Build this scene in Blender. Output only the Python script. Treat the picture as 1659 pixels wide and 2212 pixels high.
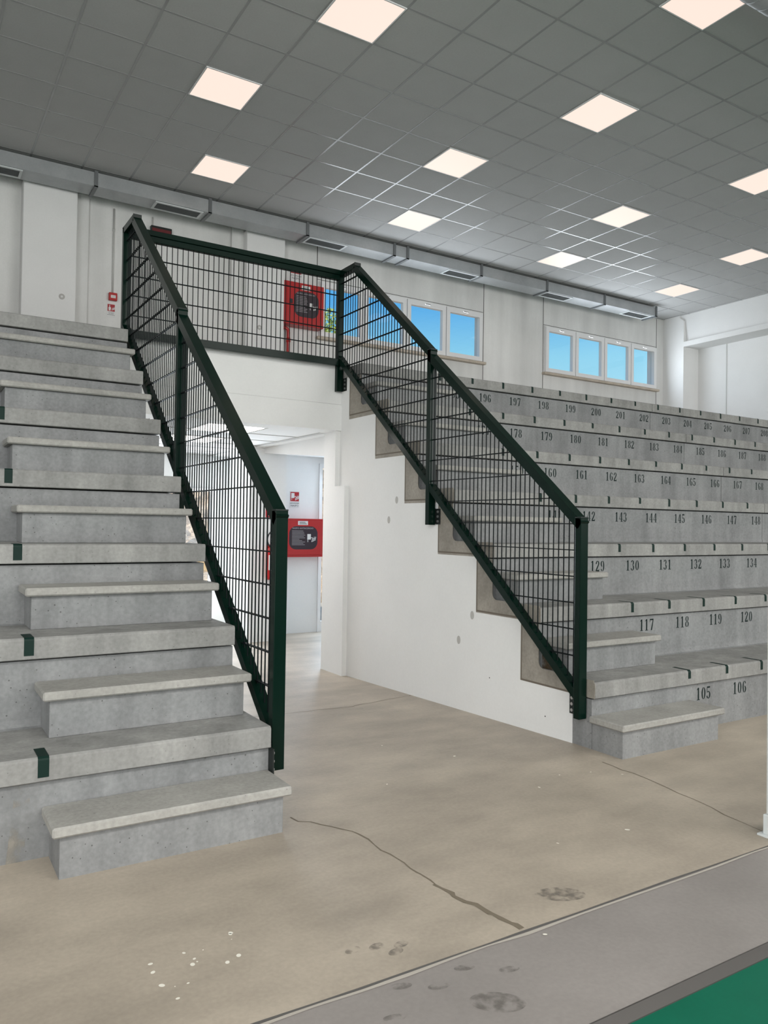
import bpy, bmesh, math, random
from mathutils import Vector, Matrix
random.seed(7)
S = bpy.context.scene
for o in list(bpy.data.objects):
    bpy.data.objects.remove(o, do_unlink=True)
C = S.collection
PI = math.pi

# ---------------------------------------------------------------- camera
F, CAM = 1675.452, Vector((-3.28716, -3.51522, 1.42244))
YAW, PIT, ROL = 0.55503, 0.01656, 0.0149
fw = Vector((math.sin(YAW) * math.cos(PIT), math.cos(YAW) * math.cos(PIT), math.sin(PIT)))
rt = Vector((math.cos(YAW), -math.sin(YAW), 0))
up = rt.cross(fw)
r2 = rt * math.cos(ROL) + up * math.sin(ROL)
u2 = up * math.cos(ROL) - rt * math.sin(ROL)
cd = bpy.data.cameras.new('camera')
cd.sensor_fit = 'HORIZONTAL'; cd.sensor_width = 36.0; cd.lens = F * 36.0 / 1659.0
cd.clip_start = 0.05; cd.clip_end = 300
cam = bpy.data.objects.new('camera', cd); C.objects.link(cam)
M = Matrix((r2, u2, -fw)).transposed().to_4x4(); M.translation = CAM
cam.matrix_world = M
S.camera = cam

# ---------------------------------------------------------------- view, world, sun, large lights
S.view_settings.view_transform = 'Standard'
S.view_settings.look = 'None'
S.view_settings.gamma = 1.0
S.view_settings.use_curve_mapping = False
S.view_settings.exposure = 0.0
LED_RGB, LED_STRENGTH = (1.0, 0.80, 0.695, 1), 1.02

W = bpy.data.worlds.new('sky'); S.world = W; W.use_nodes = True
nt = W.node_tree; nt.nodes.clear()
wo = nt.nodes.new('ShaderNodeOutputWorld'); bg = nt.nodes.new('ShaderNodeBackground')
tc = nt.nodes.new('ShaderNodeTexCoord'); sx = nt.nodes.new('ShaderNodeSeparateXYZ')
rp = nt.nodes.new('ShaderNodeValToRGB')
for p, c in ((0.0, (0.42, 0.36, 0.28, 1)), (0.02, (0.55, 0.80, 0.95, 1)), (0.14, (0.45, 0.82, 0.98, 1)), (0.21, (0.30, 0.71, 0.96, 1)), (0.275, (0.10, 0.45, 0.91, 1)), (1.0, (0.06, 0.22, 0.62, 1))):
    e = rp.color_ramp.elements.new(p) if p not in (0.0, 1.0) else rp.color_ramp.elements[0 if p == 0 else -1]
    e.position = p; e.color = c
ns = nt.nodes.new('ShaderNodeTexNoise'); ns.inputs['Scale'].default_value = 3.0; ns.inputs['Detail'].default_value = 6
cr = nt.nodes.new('ShaderNodeValToRGB'); cr.color_ramp.elements[0].position = 0.58; cr.color_ramp.elements[1].position = 0.85
mx = nt.nodes.new('ShaderNodeMixRGB'); mx.inputs[2].default_value = (0.85, 0.92, 1.0, 1)
L = nt.links.new
L(tc.outputs['Generated'], sx.inputs[0]); L(sx.outputs['Z'], rp.inputs[0]); L(tc.outputs['Generated'], ns.inputs['Vector'])
L(ns.outputs['Fac'], cr.inputs[0]); L(cr.outputs[0], mx.inputs[0]); L(rp.outputs[0], mx.inputs[1]); L(mx.outputs[0], bg.inputs[0])
bg.inputs[1].default_value = 1.0; L(bg.outputs[0], wo.inputs[0])

def lamp(name, kind, energy, col, loc, aim, size=None, **kw):
    d = bpy.data.lights.new(name, kind); d.energy = energy; d.color = col
    if kind == 'AREA':
        d.shape = 'RECTANGLE'; d.size, d.size_y = size
    for k, v in kw.items(): setattr(d, k, v)
    o = bpy.data.objects.new(name, d); C.objects.link(o); o.location = loc
    o.rotation_euler = (Vector(aim) - Vector(loc)).to_track_quat('-Z', 'Y').to_euler()
    return o
lamp('sun', 'SUN', 6.0, (1.0, 0.94, 0.84), (0, 0, 30), (0.8 * 30, 0.18 * 30, 30 - 0.62 * 30), angle=0.01)
# added fill lamps, out of view, then the daylight of windows and doors
lamp('court_fill', 'AREA', 540, (1.0, 0.98, 0.975), (7.0, -9.4, 4.0), (6.6, 7.0, 4.1), (7.5, 3.2))  # added fill from the court side; no glazing is modelled there
lamp('court_low_fill', 'AREA', 115, (1.0, 0.985, 0.98), (-3.8, -6.2, 0.95), (-2.6, 0.0, 0.2), (6, 1.7))  # added low fill that lifts the bottom risers, free-standing and unseen
lamp('court_overhead_fill', 'AREA', 500, (1.0, 0.965, 0.92), (-1.2, -6.2, 5.86), (-1.2, -4.6, 0.0), (10, 1.0))  # added overhead fill for floor and treads, no fitting behind it
lamp('side_fill', 'AREA', 640, (0.98, 0.985, 1.0), (-8.7, -4.4, 3.9), (4.0, 1.2, 4.3), (7, 3.4))  # added fill from the left for the passage side wall; that wall has no window
lamp('window_daylight_near', 'AREA', 42, (0.84, 0.92, 1.0), (3.95, 7.46, 4.86), (3.95, 5.0, 5.0), (3.2, 0.8))
lamp('window_daylight_far', 'AREA', 55, (0.84, 0.92, 1.0), (8.65, 7.46, 4.86), (8.65, 5.0, 5.0), (3.0, 0.8))
lamp('door_daylight', 'AREA', 115, (0.84, 0.92, 1.0), (0.0, 7.42, 1.0), (0.2, 4.0, 0.6), (1.1, 1.7))
lamp('side_door_daylight', 'AREA', 44, (0.70, 0.84, 1.0), (2.2, 6.15, 1.2), (0.4, 3.0, 0.4), (0.8, 2.0))

# ---------------------------------------------------------------- materials
MATS = {}
def new_mat(name):
    m = bpy.data.materials.new(name); m.use_nodes = True
    n = m.node_tree.nodes; b = n['Principled BSDF']
    MATS[name] = m
    return m, n, m.node_tree.links.new, b
def flat(name, col, rough=0.5, metal=0.0, spec=0.5, emit=None, es=0):
    m, n, l, b = new_mat(name)
    b.inputs['Base Color'].default_value = (*col, 1); b.inputs['Roughness'].default_value = rough
    b.inputs['Metallic'].default_value = metal; b.inputs['Specular IOR Level'].default_value = spec
    if emit: b.inputs['Emission Color'].default_value = emit; b.inputs['Emission Strength'].default_value = es
    return m
def rampnode(n, stops):
    r = n.new('ShaderNodeValToRGB'); e = r.color_ramp.elements
    e[0].position, e[0].color = stops[0][0], (*stops[0][1], 1)
    e[1].position, e[1].color = stops[-1][0], (*stops[-1][1], 1)
    for p, c in stops[1:-1]:
        x = e.new(p); x.color = (*c, 1)
    return r
def concrete(name, lo, hi, scale=1.6, rough=0.75, pores=0.0, bump=0.15, streak=None, fine=0.10, spec=0.35, stretch=(1, 1, 1)):
    m, n, l, b = new_mat(name)
    g = n.new('ShaderNodeNewGeometry'); mp = n.new('ShaderNodeMapping'); mp.inputs['Scale'].default_value = stretch
    l(g.outputs['Position'], mp.inputs[0])
    a = n.new('ShaderNodeTexNoise'); a.inputs['Scale'].default_value = scale; a.inputs['Detail'].default_value = 8; a.inputs['Roughness'].default_value = 0.62
    l(mp.outputs[0], a.inputs['Vector'])
    r = rampnode(n, [(0.30, lo), (0.70, hi)]); l(a.outputs['Fac'], r.inputs[0])
    f = n.new('ShaderNodeTexNoise'); f.inputs['Scale'].default_value = 55; f.inputs['Detail'].default_value = 5
    l(g.outputs['Position'], f.inputs['Vector'])
    mm = n.new('ShaderNodeMapRange'); mm.inputs['From Min'].default_value = 0.3; mm.inputs['From Max'].default_value = 0.7
    mm.inputs['To Min'].default_value = 1 - fine; mm.inputs['To Max'].default_value = 1 + fine
    l(f.outputs['Fac'], mm.inputs['Value'])
    mu = n.new('ShaderNodeMixRGB'); mu.blend_type = 'MULTIPLY'; mu.inputs[0].default_value = 1
    l(r.outputs[0], mu.inputs[1]); l(mm.outputs[0], mu.inputs[2])
    out = mu.outputs[0]
    if streak:
        sp = n.new('ShaderNodeMapping'); sp.inputs['Scale'].default_value = streak
        l(g.outputs['Position'], sp.inputs[0])
        s = n.new('ShaderNodeTexNoise'); s.inputs['Scale'].default_value = 1.0; s.inputs['Detail'].default_value = 6
        l(sp.outputs[0], s.inputs['Vector'])
        sr = n.new('ShaderNodeMapRange'); sr.inputs['From Min'].default_value = 0.3; sr.inputs['From Max'].default_value = 0.7
        sr.inputs['To Min'].default_value = 0.86; sr.inputs['To Max'].default_value = 1.13
        l(s.outputs['Fac'], sr.inputs['Value'])
        m2 = n.new('ShaderNodeMixRGB'); m2.blend_type = 'MULTIPLY'; m2.inputs[0].default_value = 1
        l(out, m2.inputs[1]); l(sr.outputs[0], m2.inputs[2]); out = m2.outputs[0]
    if pores:
        v = n.new('ShaderNodeTexVoronoi'); v.inputs['Scale'].default_value = 30
        l(g.outputs['Position'], v.inputs['Vector'])
        q = n.new('ShaderNodeTexNoise'); q.inputs['Scale'].default_value = 4
        l(g.outputs['Position'], q.inputs['Vector'])
        ml = n.new('ShaderNodeMath'); ml.operation = 'MULTIPLY'; ml.inputs[1].default_value = 0.17
        l(q.outputs['Fac'], ml.inputs[0])
        lt = n.new('ShaderNodeMath'); lt.operation = 'LESS_THAN'; l(v.outputs['Distance'], lt.inputs[0]); l(ml.outputs[0], lt.inputs[1])
        mk = n.new('ShaderNodeMath'); mk.operation = 'MULTIPLY'; mk.inputs[1].default_value = pores; l(lt.outputs[0], mk.inputs[0])
        m3 = n.new('ShaderNodeMixRGB'); m3.inputs[2].default_value = (0.07, 0.07, 0.068, 1)
        l(mk.outputs[0], m3.inputs[0]); l(out, m3.inputs[1]); out = m3.outputs[0]
    l(out, b.inputs['Base Color'])
    b.inputs['Roughness'].default_value = rough; b.inputs['Specular IOR Level'].default_value = spec
    bp = n.new('ShaderNodeBump'); bp.inputs['Strength'].default_value = bump; bp.inputs['Distance'].default_value = 0.004
    l(f.outputs['Fac'], bp.inputs['Height']); l(bp.outputs[0], b.inputs['Normal'])
    return m
concrete('riser_concrete', (0.194, 0.198, 0.200), (0.275, 0.279, 0.279), 2.2, 0.8, pores=0.75, streak=(9, 9, 0.6))
concrete('tread_concrete', (0.269, 0.262, 0.243), (0.392, 0.382, 0.356), 2.6, 0.75, pores=0.35)
concrete('end_concrete', (0.23, 0.21, 0.18), (0.36, 0.33, 0.285), 4.0, 0.8)
concrete('floor_concrete', (0.305, 0.262, 0.213), (0.475, 0.412, 0.335), 0.85, 0.48, fine=0.06, bump=0.06, spec=0.45, streak=(1.6, 4.5, 1))
concrete('strip_concrete', (0.225, 0.205, 0.193), (0.315, 0.288, 0.272), 0.9, 0.46, fine=0.05, bump=0.05, spec=0.45)
concrete('white_plaster', (0.76, 0.76, 0.75), (0.81, 0.81, 0.80), 1.2, 0.85, fine=0.012, bump=0.05)
concrete('cast_plaster', (0.67, 0.67, 0.65), (0.75, 0.75, 0.735), 0.9, 0.85, fine=0.02, bump=0.05, streak=(2.5, 2.5, 0.3))
concrete('court_green', (0.002, 0.105, 0.060), (0.004, 0.135, 0.078), 1.5, 0.5, fine=0.02, bump=0.02, spec=0.2)
concrete('rubble', (0.30, 0.20, 0.13), (0.62, 0.50, 0.38), 3.5, 0.9, fine=0.35, bump=0.6)
concrete('gravel', (0.38, 0.33, 0.27), (0.60, 0.54, 0.46), 2.0, 0.9, fine=0.4, bump=0.5)
concrete('sill_stone', (0.42, 0.36, 0.29), (0.55, 0.48, 0.40), 6, 0.6)
concrete('ceiling_tile', (0.474, 0.474, 0.467), (0.499, 0.499, 0.493), 3, 0.9, fine=0.03, bump=0.05)
concrete('zinc', (0.357, 0.374, 0.383), (0.459, 0.476, 0.484), 3, 0.36, fine=0.03, bump=0.0)
MATS['zinc'].node_tree.nodes['Principled BSDF'].inputs['Metallic'].default_value = 0.45
flat('grid_bar', (0.34, 0.34, 0.34), 0.24, 0.0, 0.75)
flat('green_paint', (0.0012, 0.011, 0.007), 0.24, 0.0, 0.16)
flat('wire_paint', (0.003, 0.006, 0.007), 0.5, 0.0, 0.15)
flat('cap_black', (0.006, 0.010, 0.009), 0.5)
flat('bolt_steel', (0.55, 0.55, 0.55), 0.35, 0.9)
flat('tape_green', (0.002, 0.018, 0.013), 0.55, 0.0, 0.25)
flat('stencil_paint', (0.003, 0.012, 0.011), 0.7, 0.0, 0.2)
flat('white_frame', (0.80, 0.80, 0.80), 0.35)
flat('white_metal', (0.62, 0.65, 0.65), 0.4)
flat('red_paint', (0.42, 0.012, 0.012), 0.32)
flat('dark_red', (0.12, 0.008, 0.010), 0.4)
flat('sign_red', (0.36, 0.010, 0.016), 0.4)
flat('sign_white', (0.70, 0.70, 0.69), 0.5)
flat('black_plastic', (0.012, 0.010, 0.014), 0.35)
flat('panel_black', (0.022, 0.010, 0.018), 0.4)
flat('print_grey', (0.42, 0.40, 0.42), 0.5)
flat('print_dark', (0.06, 0.06, 0.07), 0.5)
flat('pipe_grey', (0.50, 0.50, 0.48), 0.5)
flat('steel_edge', (0.13, 0.12, 0.115), 0.33, 0.6)
flat('flange_steel', (0.16, 0.17, 0.175), 0.4, 0.3)
flat('slat_dark', (0.015, 0.015, 0.015), 0.7)
flat('slat_grey', (0.13, 0.14, 0.14), 0.6)
flat('crack', (0.17, 0.14, 0.10), 0.8)
flat('joint_dark', (0.10, 0.095, 0.09), 0.8)
flat('joint_pale', (0.42, 0.385, 0.34), 0.8)
flat('rust_stain', (0.12, 0.085, 0.045), 0.8)
flat('paint_speck', (0.80, 0.77, 0.68), 0.7)
flat('leaf', (0.42, 0.46, 0.06), 0.6)
flat('bark', (0.16, 0.11, 0.07), 0.8)
flat('plank', (0.62, 0.36, 0.10), 0.7)
flat('led', (0.02, 0.02, 0.02), 0.5, emit=LED_RGB, es=LED_STRENGTH)
flat('led_room', (0.02, 0.02, 0.02), 0.5, emit=(1, 0.93, 0.88, 1), es=13.0)
flat('rim_brown', (0.15, 0.125, 0.10), 0.9)
flat('patch', (0.46, 0.45, 0.43), 0.9)
def glass():
    m = bpy.data.materials.new('pane_glass'); m.use_nodes = True; MATS['pane_glass'] = m
    n = m.node_tree.nodes; n.clear(); l = m.node_tree.links.new
    o = n.new('ShaderNodeOutputMaterial'); t = n.new('ShaderNodeBsdfTransparent'); g = n.new('ShaderNodeBsdfGlossy'); x = n.new('ShaderNodeMixShader')
    t.inputs[0].default_value = (0.97, 0.985, 0.98, 1); g.inputs['Roughness'].default_value = 0.02; x.inputs[0].default_value = 0.05
    l(t.outputs[0], x.inputs[1]); l(g.outputs[0], x.inputs[2]); l(x.outputs[0], o.inputs[0])
glass()
def smudge(name, col, amount, scale):
    m, n, l, b = new_mat(name)
    b.inputs['Base Color'].default_value = (*col, 1); b.inputs['Roughness'].default_value = 0.8
    g = n.new('ShaderNodeNewGeometry'); a = n.new('ShaderNodeTexNoise'); a.inputs['Scale'].default_value = scale; a.inputs['Detail'].default_value = 4
    l(g.outputs['Position'], a.inputs['Vector'])
    r = n.new('ShaderNodeMapRange'); r.inputs['From Min'].default_value = 0.40; r.inputs['From Max'].default_value = 0.62; r.inputs['To Max'].default_value = amount
    l(a.outputs['Fac'], r.inputs['Value']); l(r.outputs[0], b.inputs['Alpha'])
smudge('foot_dirt', (0.15, 0.135, 0.12), 0.5, 26)
smudge('damp_stain', (0.10, 0.065, 0.03), 0.75, 9)
smudge('smear', (0.37, 0.345, 0.30), 0.6, 14)
smudge('scuff', (0.20, 0.18, 0.155), 0.30, 5)

# ---------------------------------------------------------------- mesh helpers
class MB:
    def __init__(s): s.v = []; s.f = []
    def add(s, vs, fs):
        o = len(s.v); s.v += [tuple(p) for p in vs]; s.f += [[i + o for i in f] for f in fs]; return s
    def box(s, x0, x1, y0, y1, z0, z1):
        return s.add([(x0, y0, z0), (x1, y0, z0), (x1, y1, z0), (x0, y1, z0), (x0, y0, z1), (x1, y0, z1), (x1, y1, z1), (x0, y1, z1)],
                     [(0, 3, 2, 1), (4, 5, 6, 7), (0, 1, 5, 4), (1, 2, 6, 5), (2, 3, 7, 6), (3, 0, 4, 7)])
    def cbox(s, x0, x1, y0, y1, z0, z1, c, seg=2):
        bm = bmesh.new(); t = MB().box(x0, x1, y0, y1, z0, z1)
        vs = [bm.verts.new(p) for p in t.v]
        for f in t.f: bm.faces.new([vs[i] for i in f])
        bmesh.ops.bevel(bm, geom=list(bm.edges), offset=c, segments=seg, affect='EDGES', profile=0.5)
        bm.verts.index_update()
        s.add([v.co[:] for v in bm.verts], [[v.index for v in f.verts] for f in bm.faces]); bm.free(); return s
    def prism(s, pts, a0, a1, ax='x'):
        n = len(pts)
        mk = {'x': lambda a, p: (a, p[0], p[1]), 'y': lambda a, p: (p[0], a, p[1]), 'z': lambda a, p: (p[0], p[1], a)}[ax]
        s.add([mk(a0, p) for p in pts] + [mk(a1, p) for p in pts],
              [list(range(n))[::-1], list(range(n, 2 * n))] + [(i, (i + 1) % n, n + (i + 1) % n, n + i) for i in range(n)])
        return s
    def bar(s, a, b, w, h, side=Vector((1, 0, 0))):
        a, b = Vector(a), Vector(b); d = (b - a).normalized(); u = side.normalized(); v = d.cross(u).normalized()
        ps = [p + u * (sx_ * w / 2) + v * (sy_ * h / 2) for p in (a, b) for sx_, sy_ in ((-1, -1), (1, -1), (1, 1), (-1, 1))]
        return s.add(ps, [(0, 3, 2, 1), (4, 5, 6, 7), (0, 1, 5, 4), (1, 2, 6, 5), (2, 3, 7, 6), (3, 0, 4, 7)])
    def tube(s, pts, r, n=8, closed=False):
        pts = [Vector(p) for p in pts]; m = len(pts); rs = r if isinstance(r, (list, tuple)) else [r] * m
        rings = []; prev = None
        for i, p in enumerate(pts):
            d = (pts[min(i + 1, m - 1)] - pts[max(i - 1, 0)]).normalized()
            if prev is None:
                prev = d.orthogonal().normalized()
            u = (prev - d * prev.dot(d)).normalized(); prev = u; v = d.cross(u)
            rings.append([p + (u * math.cos(2 * PI * k / n) + v * math.sin(2 * PI * k / n)) * rs[i] for k in range(n)])
        vs = [q for r_ in rings for q in r_]
        fs = [(i * n + k, i * n + (k + 1) % n, (i + 1) * n + (k + 1) % n, (i + 1) * n + k) for i in range(m - 1) for k in range(n)]
        fs += [list(range(n))[::-1], [(m - 1) * n + k for k in range(n)]]
        return s.add(vs, fs)
    def disc(s, c, r, ax='x', t=0.003, n=20, sq=1.0):
        pts = [(r * math.cos(2 * PI * k / n), r * sq * math.sin(2 * PI * k / n)) for k in range(n)]
        c = Vector(c)
        if ax == 'x': return s.prism([(c.y + p[0], c.z + p[1]) for p in pts], c.x, c.x + t, 'x')
        if ax == 'y': return s.prism([(c.x + p[0], c.z + p[1]) for p in pts], c.y, c.y + t, 'y')
        return s.prism([(c.x + p[0], c.y + p[1]) for p in pts], c.z, c.z + t, 'z')
    def build(s, name, mat, parent=None, smooth=False):
        off = Vector((0, 0, 0)); q = parent
        while q is not None: off += q.location; q = q.parent
        me = bpy.data.meshes.new(name)
        me.from_pydata([tuple(Vector(p) - off) for p in s.v], [], s.f); me.validate()
        bm = bmesh.new(); bm.from_mesh(me); bmesh.ops.recalc_face_normals(bm, faces=bm.faces); bm.to_mesh(me); bm.free()
        if smooth:
            for p in me.polygons: p.use_smooth = True
        me.materials.append(MATS[mat])
        o = bpy.data.objects.new(name, me); C.objects.link(o)
        if parent: o.parent = parent
        return o
def tag(o, label=None, cat=None, group=None, kind=None):
    if label: o['label'] = label
    if cat: o['category'] = cat
    if group: o['group'] = group
    if kind: o['kind'] = kind
    return o
def thing(name, loc, label, cat, group=None):
    o = bpy.data.objects.new(name, None); C.objects.link(o); o.location = loc; o.empty_display_size = 0.1
    return tag(o, label, cat, group)
def struct(name, mb, mat, label=None, cat=None):
    return tag(mb.build(name, mat), label, cat, None, 'structure')
def text_mb(txt, size, x, z, y, align='CENTER'):
    """text standing in an xz plane, facing -y, centred at x, baseline z"""
    cu = bpy.data.curves.new('t', 'FONT'); cu.body = txt; cu.size = size; cu.align_x = align; cu.extrude = 0.0004; cu.resolution_u = 2
    ob = bpy.data.objects.new('t', cu); C.objects.link(ob)
    bpy.context.view_layer.update()
    me = bpy.data.meshes.new_from_object(ob)
    b = MB().add([(x + v.co.x, y - v.co.z, z + v.co.y) for v in me.vertices], [list(p.vertices) for p in me.polygons])
    bpy.data.objects.remove(ob, do_unlink=True); bpy.data.meshes.remove(me); bpy.data.curves.remove(cu)
    return b

# ---------------------------------------------------------------- the setting
H, D = 0.43, 0.50735
ZC = 5.94                        # ceiling
XR, XL = 0.503, -1.737           # passage walls
YB = 7.55                        # back wall of the hall
XE = 10.62                       # end wall
BK = lambda k: 0.705 + 0.516 * (k - 1)
ZB = lambda k: 0.326 + 0.437 * (k - 1)
ZF = -0.088                      # floor level behind the stands

# floors
b = MB()
b.prism([(-1.44, -0.3), (-1.44, 0), (0.15, 0), (3.27, ZF), (7.5, ZF), (7.5, -0.3)], XL - 6.5, 12, 'x')
floor = struct('floor', b, 'floor_concrete')
strip = struct('floor_edge', MB().box(-9, 12, -1.925, -1.443, -0.3, -0.001), 'strip_concrete')
court = struct('floor_court', MB().box(-9, 12, -10, -1.955, -0.3, -0.022), 'court_green')
tr = MB().prism([(-1.925, -0.3), (-1.925, 0.0), (-1.932, 0.002), (-1.962, -0.018), (-1.962, -0.3)], -9, 12, 'x')
struct('trim_1', tr, 'steel_edge')
def ribbon(pts, w, z=0.0012, jit=0.012, seed=1):
    rnd = random.Random(seed); P = []
    for (x0, y0), (x1, y1) in zip(pts, pts[1:]):
        for i in range(6):
            t = i / 6; P.append((x0 + (x1 - x0) * t + rnd.uniform(-jit, jit), y0 + (y1 - y0) * t + rnd.uniform(-jit, jit)))
    P.append(pts[-1]); b = MB(); n = len(P); V = []
    for i, (x, y) in enumerate(P):
        dx = P[min(i + 1, n - 1)][0] - P[max(i - 1, 0)][0]; dy = P[min(i + 1, n - 1)][1] - P[max(i - 1, 0)][1]
        l_ = math.hypot(dx, dy) or 1; ww = w * rnd.uniform(0.5, 1.3)
        zz = z if y < 0.15 else z - 0.0282 * (y - 0.15)
        V += [(x - dy / l_ * ww / 2, y + dx / l_ * ww / 2, zz), (x + dy / l_ * ww / 2, y - dx / l_ * ww / 2, zz)]
    return b.add(V, [(2 * i, 2 * i + 1, 2 * i + 3, 2 * i + 2) for i in range(n - 1)])
ribbon([(-1.673, -0.087), (-1.486, -0.369), (-1.462, -0.727), (-1.462, -0.998)], 0.006, seed=2).build('crack', 'crack', floor)
ribbon([(-1.462, -0.998), (-1.432, -1.251), (-1.394, -1.43)], 0.02, seed=3).build('crack', 'crack', floor)
ribbon([(0.364, -0.188), (0.324, -0.692), (0.189, -1.322), (0.16, -1.43)], 0.006, seed=4).build('crack', 'crack', floor)
ribbon([(-1.7, 2.1), (-0.722, 2.006), (-0.164, 1.973), (0.446, 2.078), (0.5, 2.1)], 0.006, seed=5).build('crack', 'crack', floor)
ribbon([(-9, -1.44), (-6, -1.43), (-2.4, -1.443), (-1.4, -1.45), (0.2, -1.445), (4, -1.44), (8, -1.44)], 0.010, z=0.0008, jit=0.003, seed=6).build('floor_joint', 'joint_dark', floor)
ribbon([(-9, -1.452), (-6, -1.442), (-2.4, -1.454), (-1.4, -1.461), (0.2, -1.456), (4, -1.45), (8, -1.45)], 0.014, z=0.0006, jit=0.005, seed=9).build('floor_joint', 'joint_pale', floor)
def oval(x, y, rx, ry, rot, z=0.001):
    n = 24; b = MB()
    vs = [(x + rx * math.cos(t) * math.cos(rot) - ry * math.sin(t) * math.sin(rot), y + rx * math.cos(t) * math.sin(rot) + ry * math.sin(t) * math.cos(rot), z) for t in [2 * PI * k / n for k in range(n)]]
    return b.add(vs, [list(range(n))])
oval(-1.09, -1.31, 0.10, 0.055, -0.5).build('footprint', 'foot_dirt', floor)
oval(-1.745, -1.714, 0.085, 0.05, -0.6).build('footprint', 'foot_dirt', strip)
for x, y in ((-1.95, -1.50), (-1.85, -1.56), (-1.72, -1.52), (-1.60, -1.60), (-2.05, -1.62)):
    oval(x, y, 0.035, 0.016, -0.3).build('footprint', 'foot_dirt', strip)
for x, y in ((-1.98, -1.25), (-1.90, -1.27), (-1.86, -1.33), (-1.82, -1.30)):
    oval(x, y, 0.03, 0.018, 0.2).build('footprint', 'foot_dirt', floor)
rs = random.Random(11)
b = MB()
for k in range(16):
    x, y = -2.45 + rs.uniform(-0.16, 0.16), -1.08 + rs.uniform(-0.14, 0.14); r_ = rs.uniform(0.002, 0.008)
    b.add(oval(x, y, r_ * 1.3, r_, rs.uniform(0, 3)).v, [list(range(24))])
for x, y in ((-0.05, -0.25), (0.15, -0.30), (-0.35, 0.35), (-0.30, -0.35), (0.28, -0.42), (-0.75, -0.95), (-0.60, 0.8), (-1.0, 0.1), (-0.35, -1.0), (-1.35, -1.5)):
    r_ = rs.uniform(0.004, 0.008); b.add(oval(x, y, r_ * 1.6, r_, rs.uniform(0, 3), 0.001 if y < 0.15 else 0.0015 - 0.0282 * (y - 0.15)).v, [list(range(24))])
tag(b.build('paint_specks', 'paint_speck', floor), kind='stuff')

# white passage walls under the stands, with their stepped top
def side_wall(name, x0, x1):
    pts = [(0.196, -0.25), (3.47, -0.25), (3.47, 2.906), (BK(6), 2.906)]
    for k in range(6, 0, -1):
        pts += [(BK(k), ZB(k))] + [(BK(k - 1) if k > 1 else 0.196, ZB(k))]
    return struct(name, MB().prism(pts, x0, x1, 'x'), 'white_plaster')
wpr = side_wall('wall_passage_right', XR, XR + 0.14)
side_wall('wall_passage_left', XL - 0.14 - 0.02, XL - 0.02)
for (y, z) in ((2.382, 1.649), (2.511, 1.469), (1.269, 0.728), (1.437, 0.514)):
    MB().disc((XR - 0.002, y, z), 0.022, 'x', 0.003, sq=1.5).build('plaster_patch', 'patch', wpr)
for (y, z) in ((1.05, 0.28), (0.45, 0.12)):
    MB().disc((XR - 0.001, y, z), 0.005, 'x', 0.002).build('plaster_patch', 'joint_dark', wpr)
# portal jambs and lintel beam
for nm, xa, xb in (('wall_jamb_right', 0.45, XR + 0.14), ('wall_jamb_left', XL - 0.14, XL + 0.05)):
    b = MB().box(xa, xb, 3.27, 3.72, -0.25, 1.808).box(xa, xb, 3.47, 3.72, 1.808, 2.376)
    struct(nm, b, 'white_plaster')
b = MB().prism([(3.447, 2.376), (3.72, 2.376), (3.72, 3.03), (3.462, 3.03), (3.462, 2.648), (3.447, 2.640)], XL - 0.14, XR + 0.14, 'x')
lint = struct('wall_lintel', b, 'white_plaster')
# walkway slab behind the top tier
struct('floor_upper', MB().box(-9, XL - 0.02, 3.55, YB, 2.906, 3.008).box(XR + 0.02, XE + 0.6, 3.55, YB, 2.906, 3.008).box(XL - 0.02, XR + 0.02, 3.72, YB, 2.906, 3.008), 'tread_concrete')

# back wall with the two window openings
W1, W2, WZ = (2.285, 5.605), (7.145, 10.355), (4.405, 5.30)
b = MB()
for xa, xb in ((-9, W1[0]), (W1[1], W2[0]), (W2[1], XE + 0.7)): b.box(xa, xb, YB, YB + 0.2, 2.906, 6.1)
for xa, xb in (W1, W2): b.box(xa, xb, YB, YB + 0.2, 2.906, WZ[0]).box(xa, xb, YB, YB + 0.2, WZ[1], 6.1)
wb = struct('wall_back', b, 'cast_plaster')
b = MB()
for x in (-1.232, 5.65, 7.12, 10.40, 2.25): b.box(x - 0.006, x + 0.006, YB - 0.003, YB + 0.001, 3.0, 5.94)
for xa, xb in (W1, W2): b.box(xa - 0.03, xb + 0.03, YB - 0.003, YB + 0.001, 5.325, 5.333)
b.build('panel_joint', 'joint_dark', wb)
p1 = MB().cbox(-2.065, -1.408, 7.33, YB + 0.02, 2.95, 5.80, 0.012)
p2 = MB().cbox(0.985, 1.605, 7.36, YB + 0.02, 2.95, 5.80, 0.012)
struct('wall_pilaster_left', p1, 'white_plaster'); struct('wall_pilaster_middle', p2, 'white_plaster')
struct('wall_pilaster_edge', MB().box(-1.408, -1.232, YB - 0.05, YB + 0.02, 2.95, 5.9).box(0.80, 0.985, YB - 0.05, YB + 0.02, 2.95, 5.9), 'cast_plaster')
# far end wall: corner pillar, recess, ledge
b = MB()
b.prism([(7.03, 2.906), (YB, 2.906), (YB, 6.1), (7.13, 6.1), (7.13, 5.90), (7.03, 5.82)], XE, XE + 0.7, 'x')
b.box(XE + 0.49, XE + 0.7, -10, 7.03, -0.3, 6.1)
b.box(XE, XE + 0.5, -10, 7.03, 5.27, 5.375)
b.prism([(XE + 0.10, 5.375), (XE + 0.5, 5.375), (XE + 0.5, 6.1), (XE + 0.03, 6.1), (XE + 0.03, 5.93)], -10, 7.13, 'y')
we = struct('wall_end', b, 'white_plaster')
MB().box(XE + 0.482, XE + 0.491, 6.345, 6.362, 3.0, 5.27).build('panel_joint', 'pipe_grey', we)
struct('wall_left', MB().box(-9.2, -9, -10, YB, -0.3, 6.1), 'cast_plaster')
struct('wall_front', MB().box(-9.2, 11.3, -10.2, -10, -0.3, 6.1), 'cast_plaster')

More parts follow.
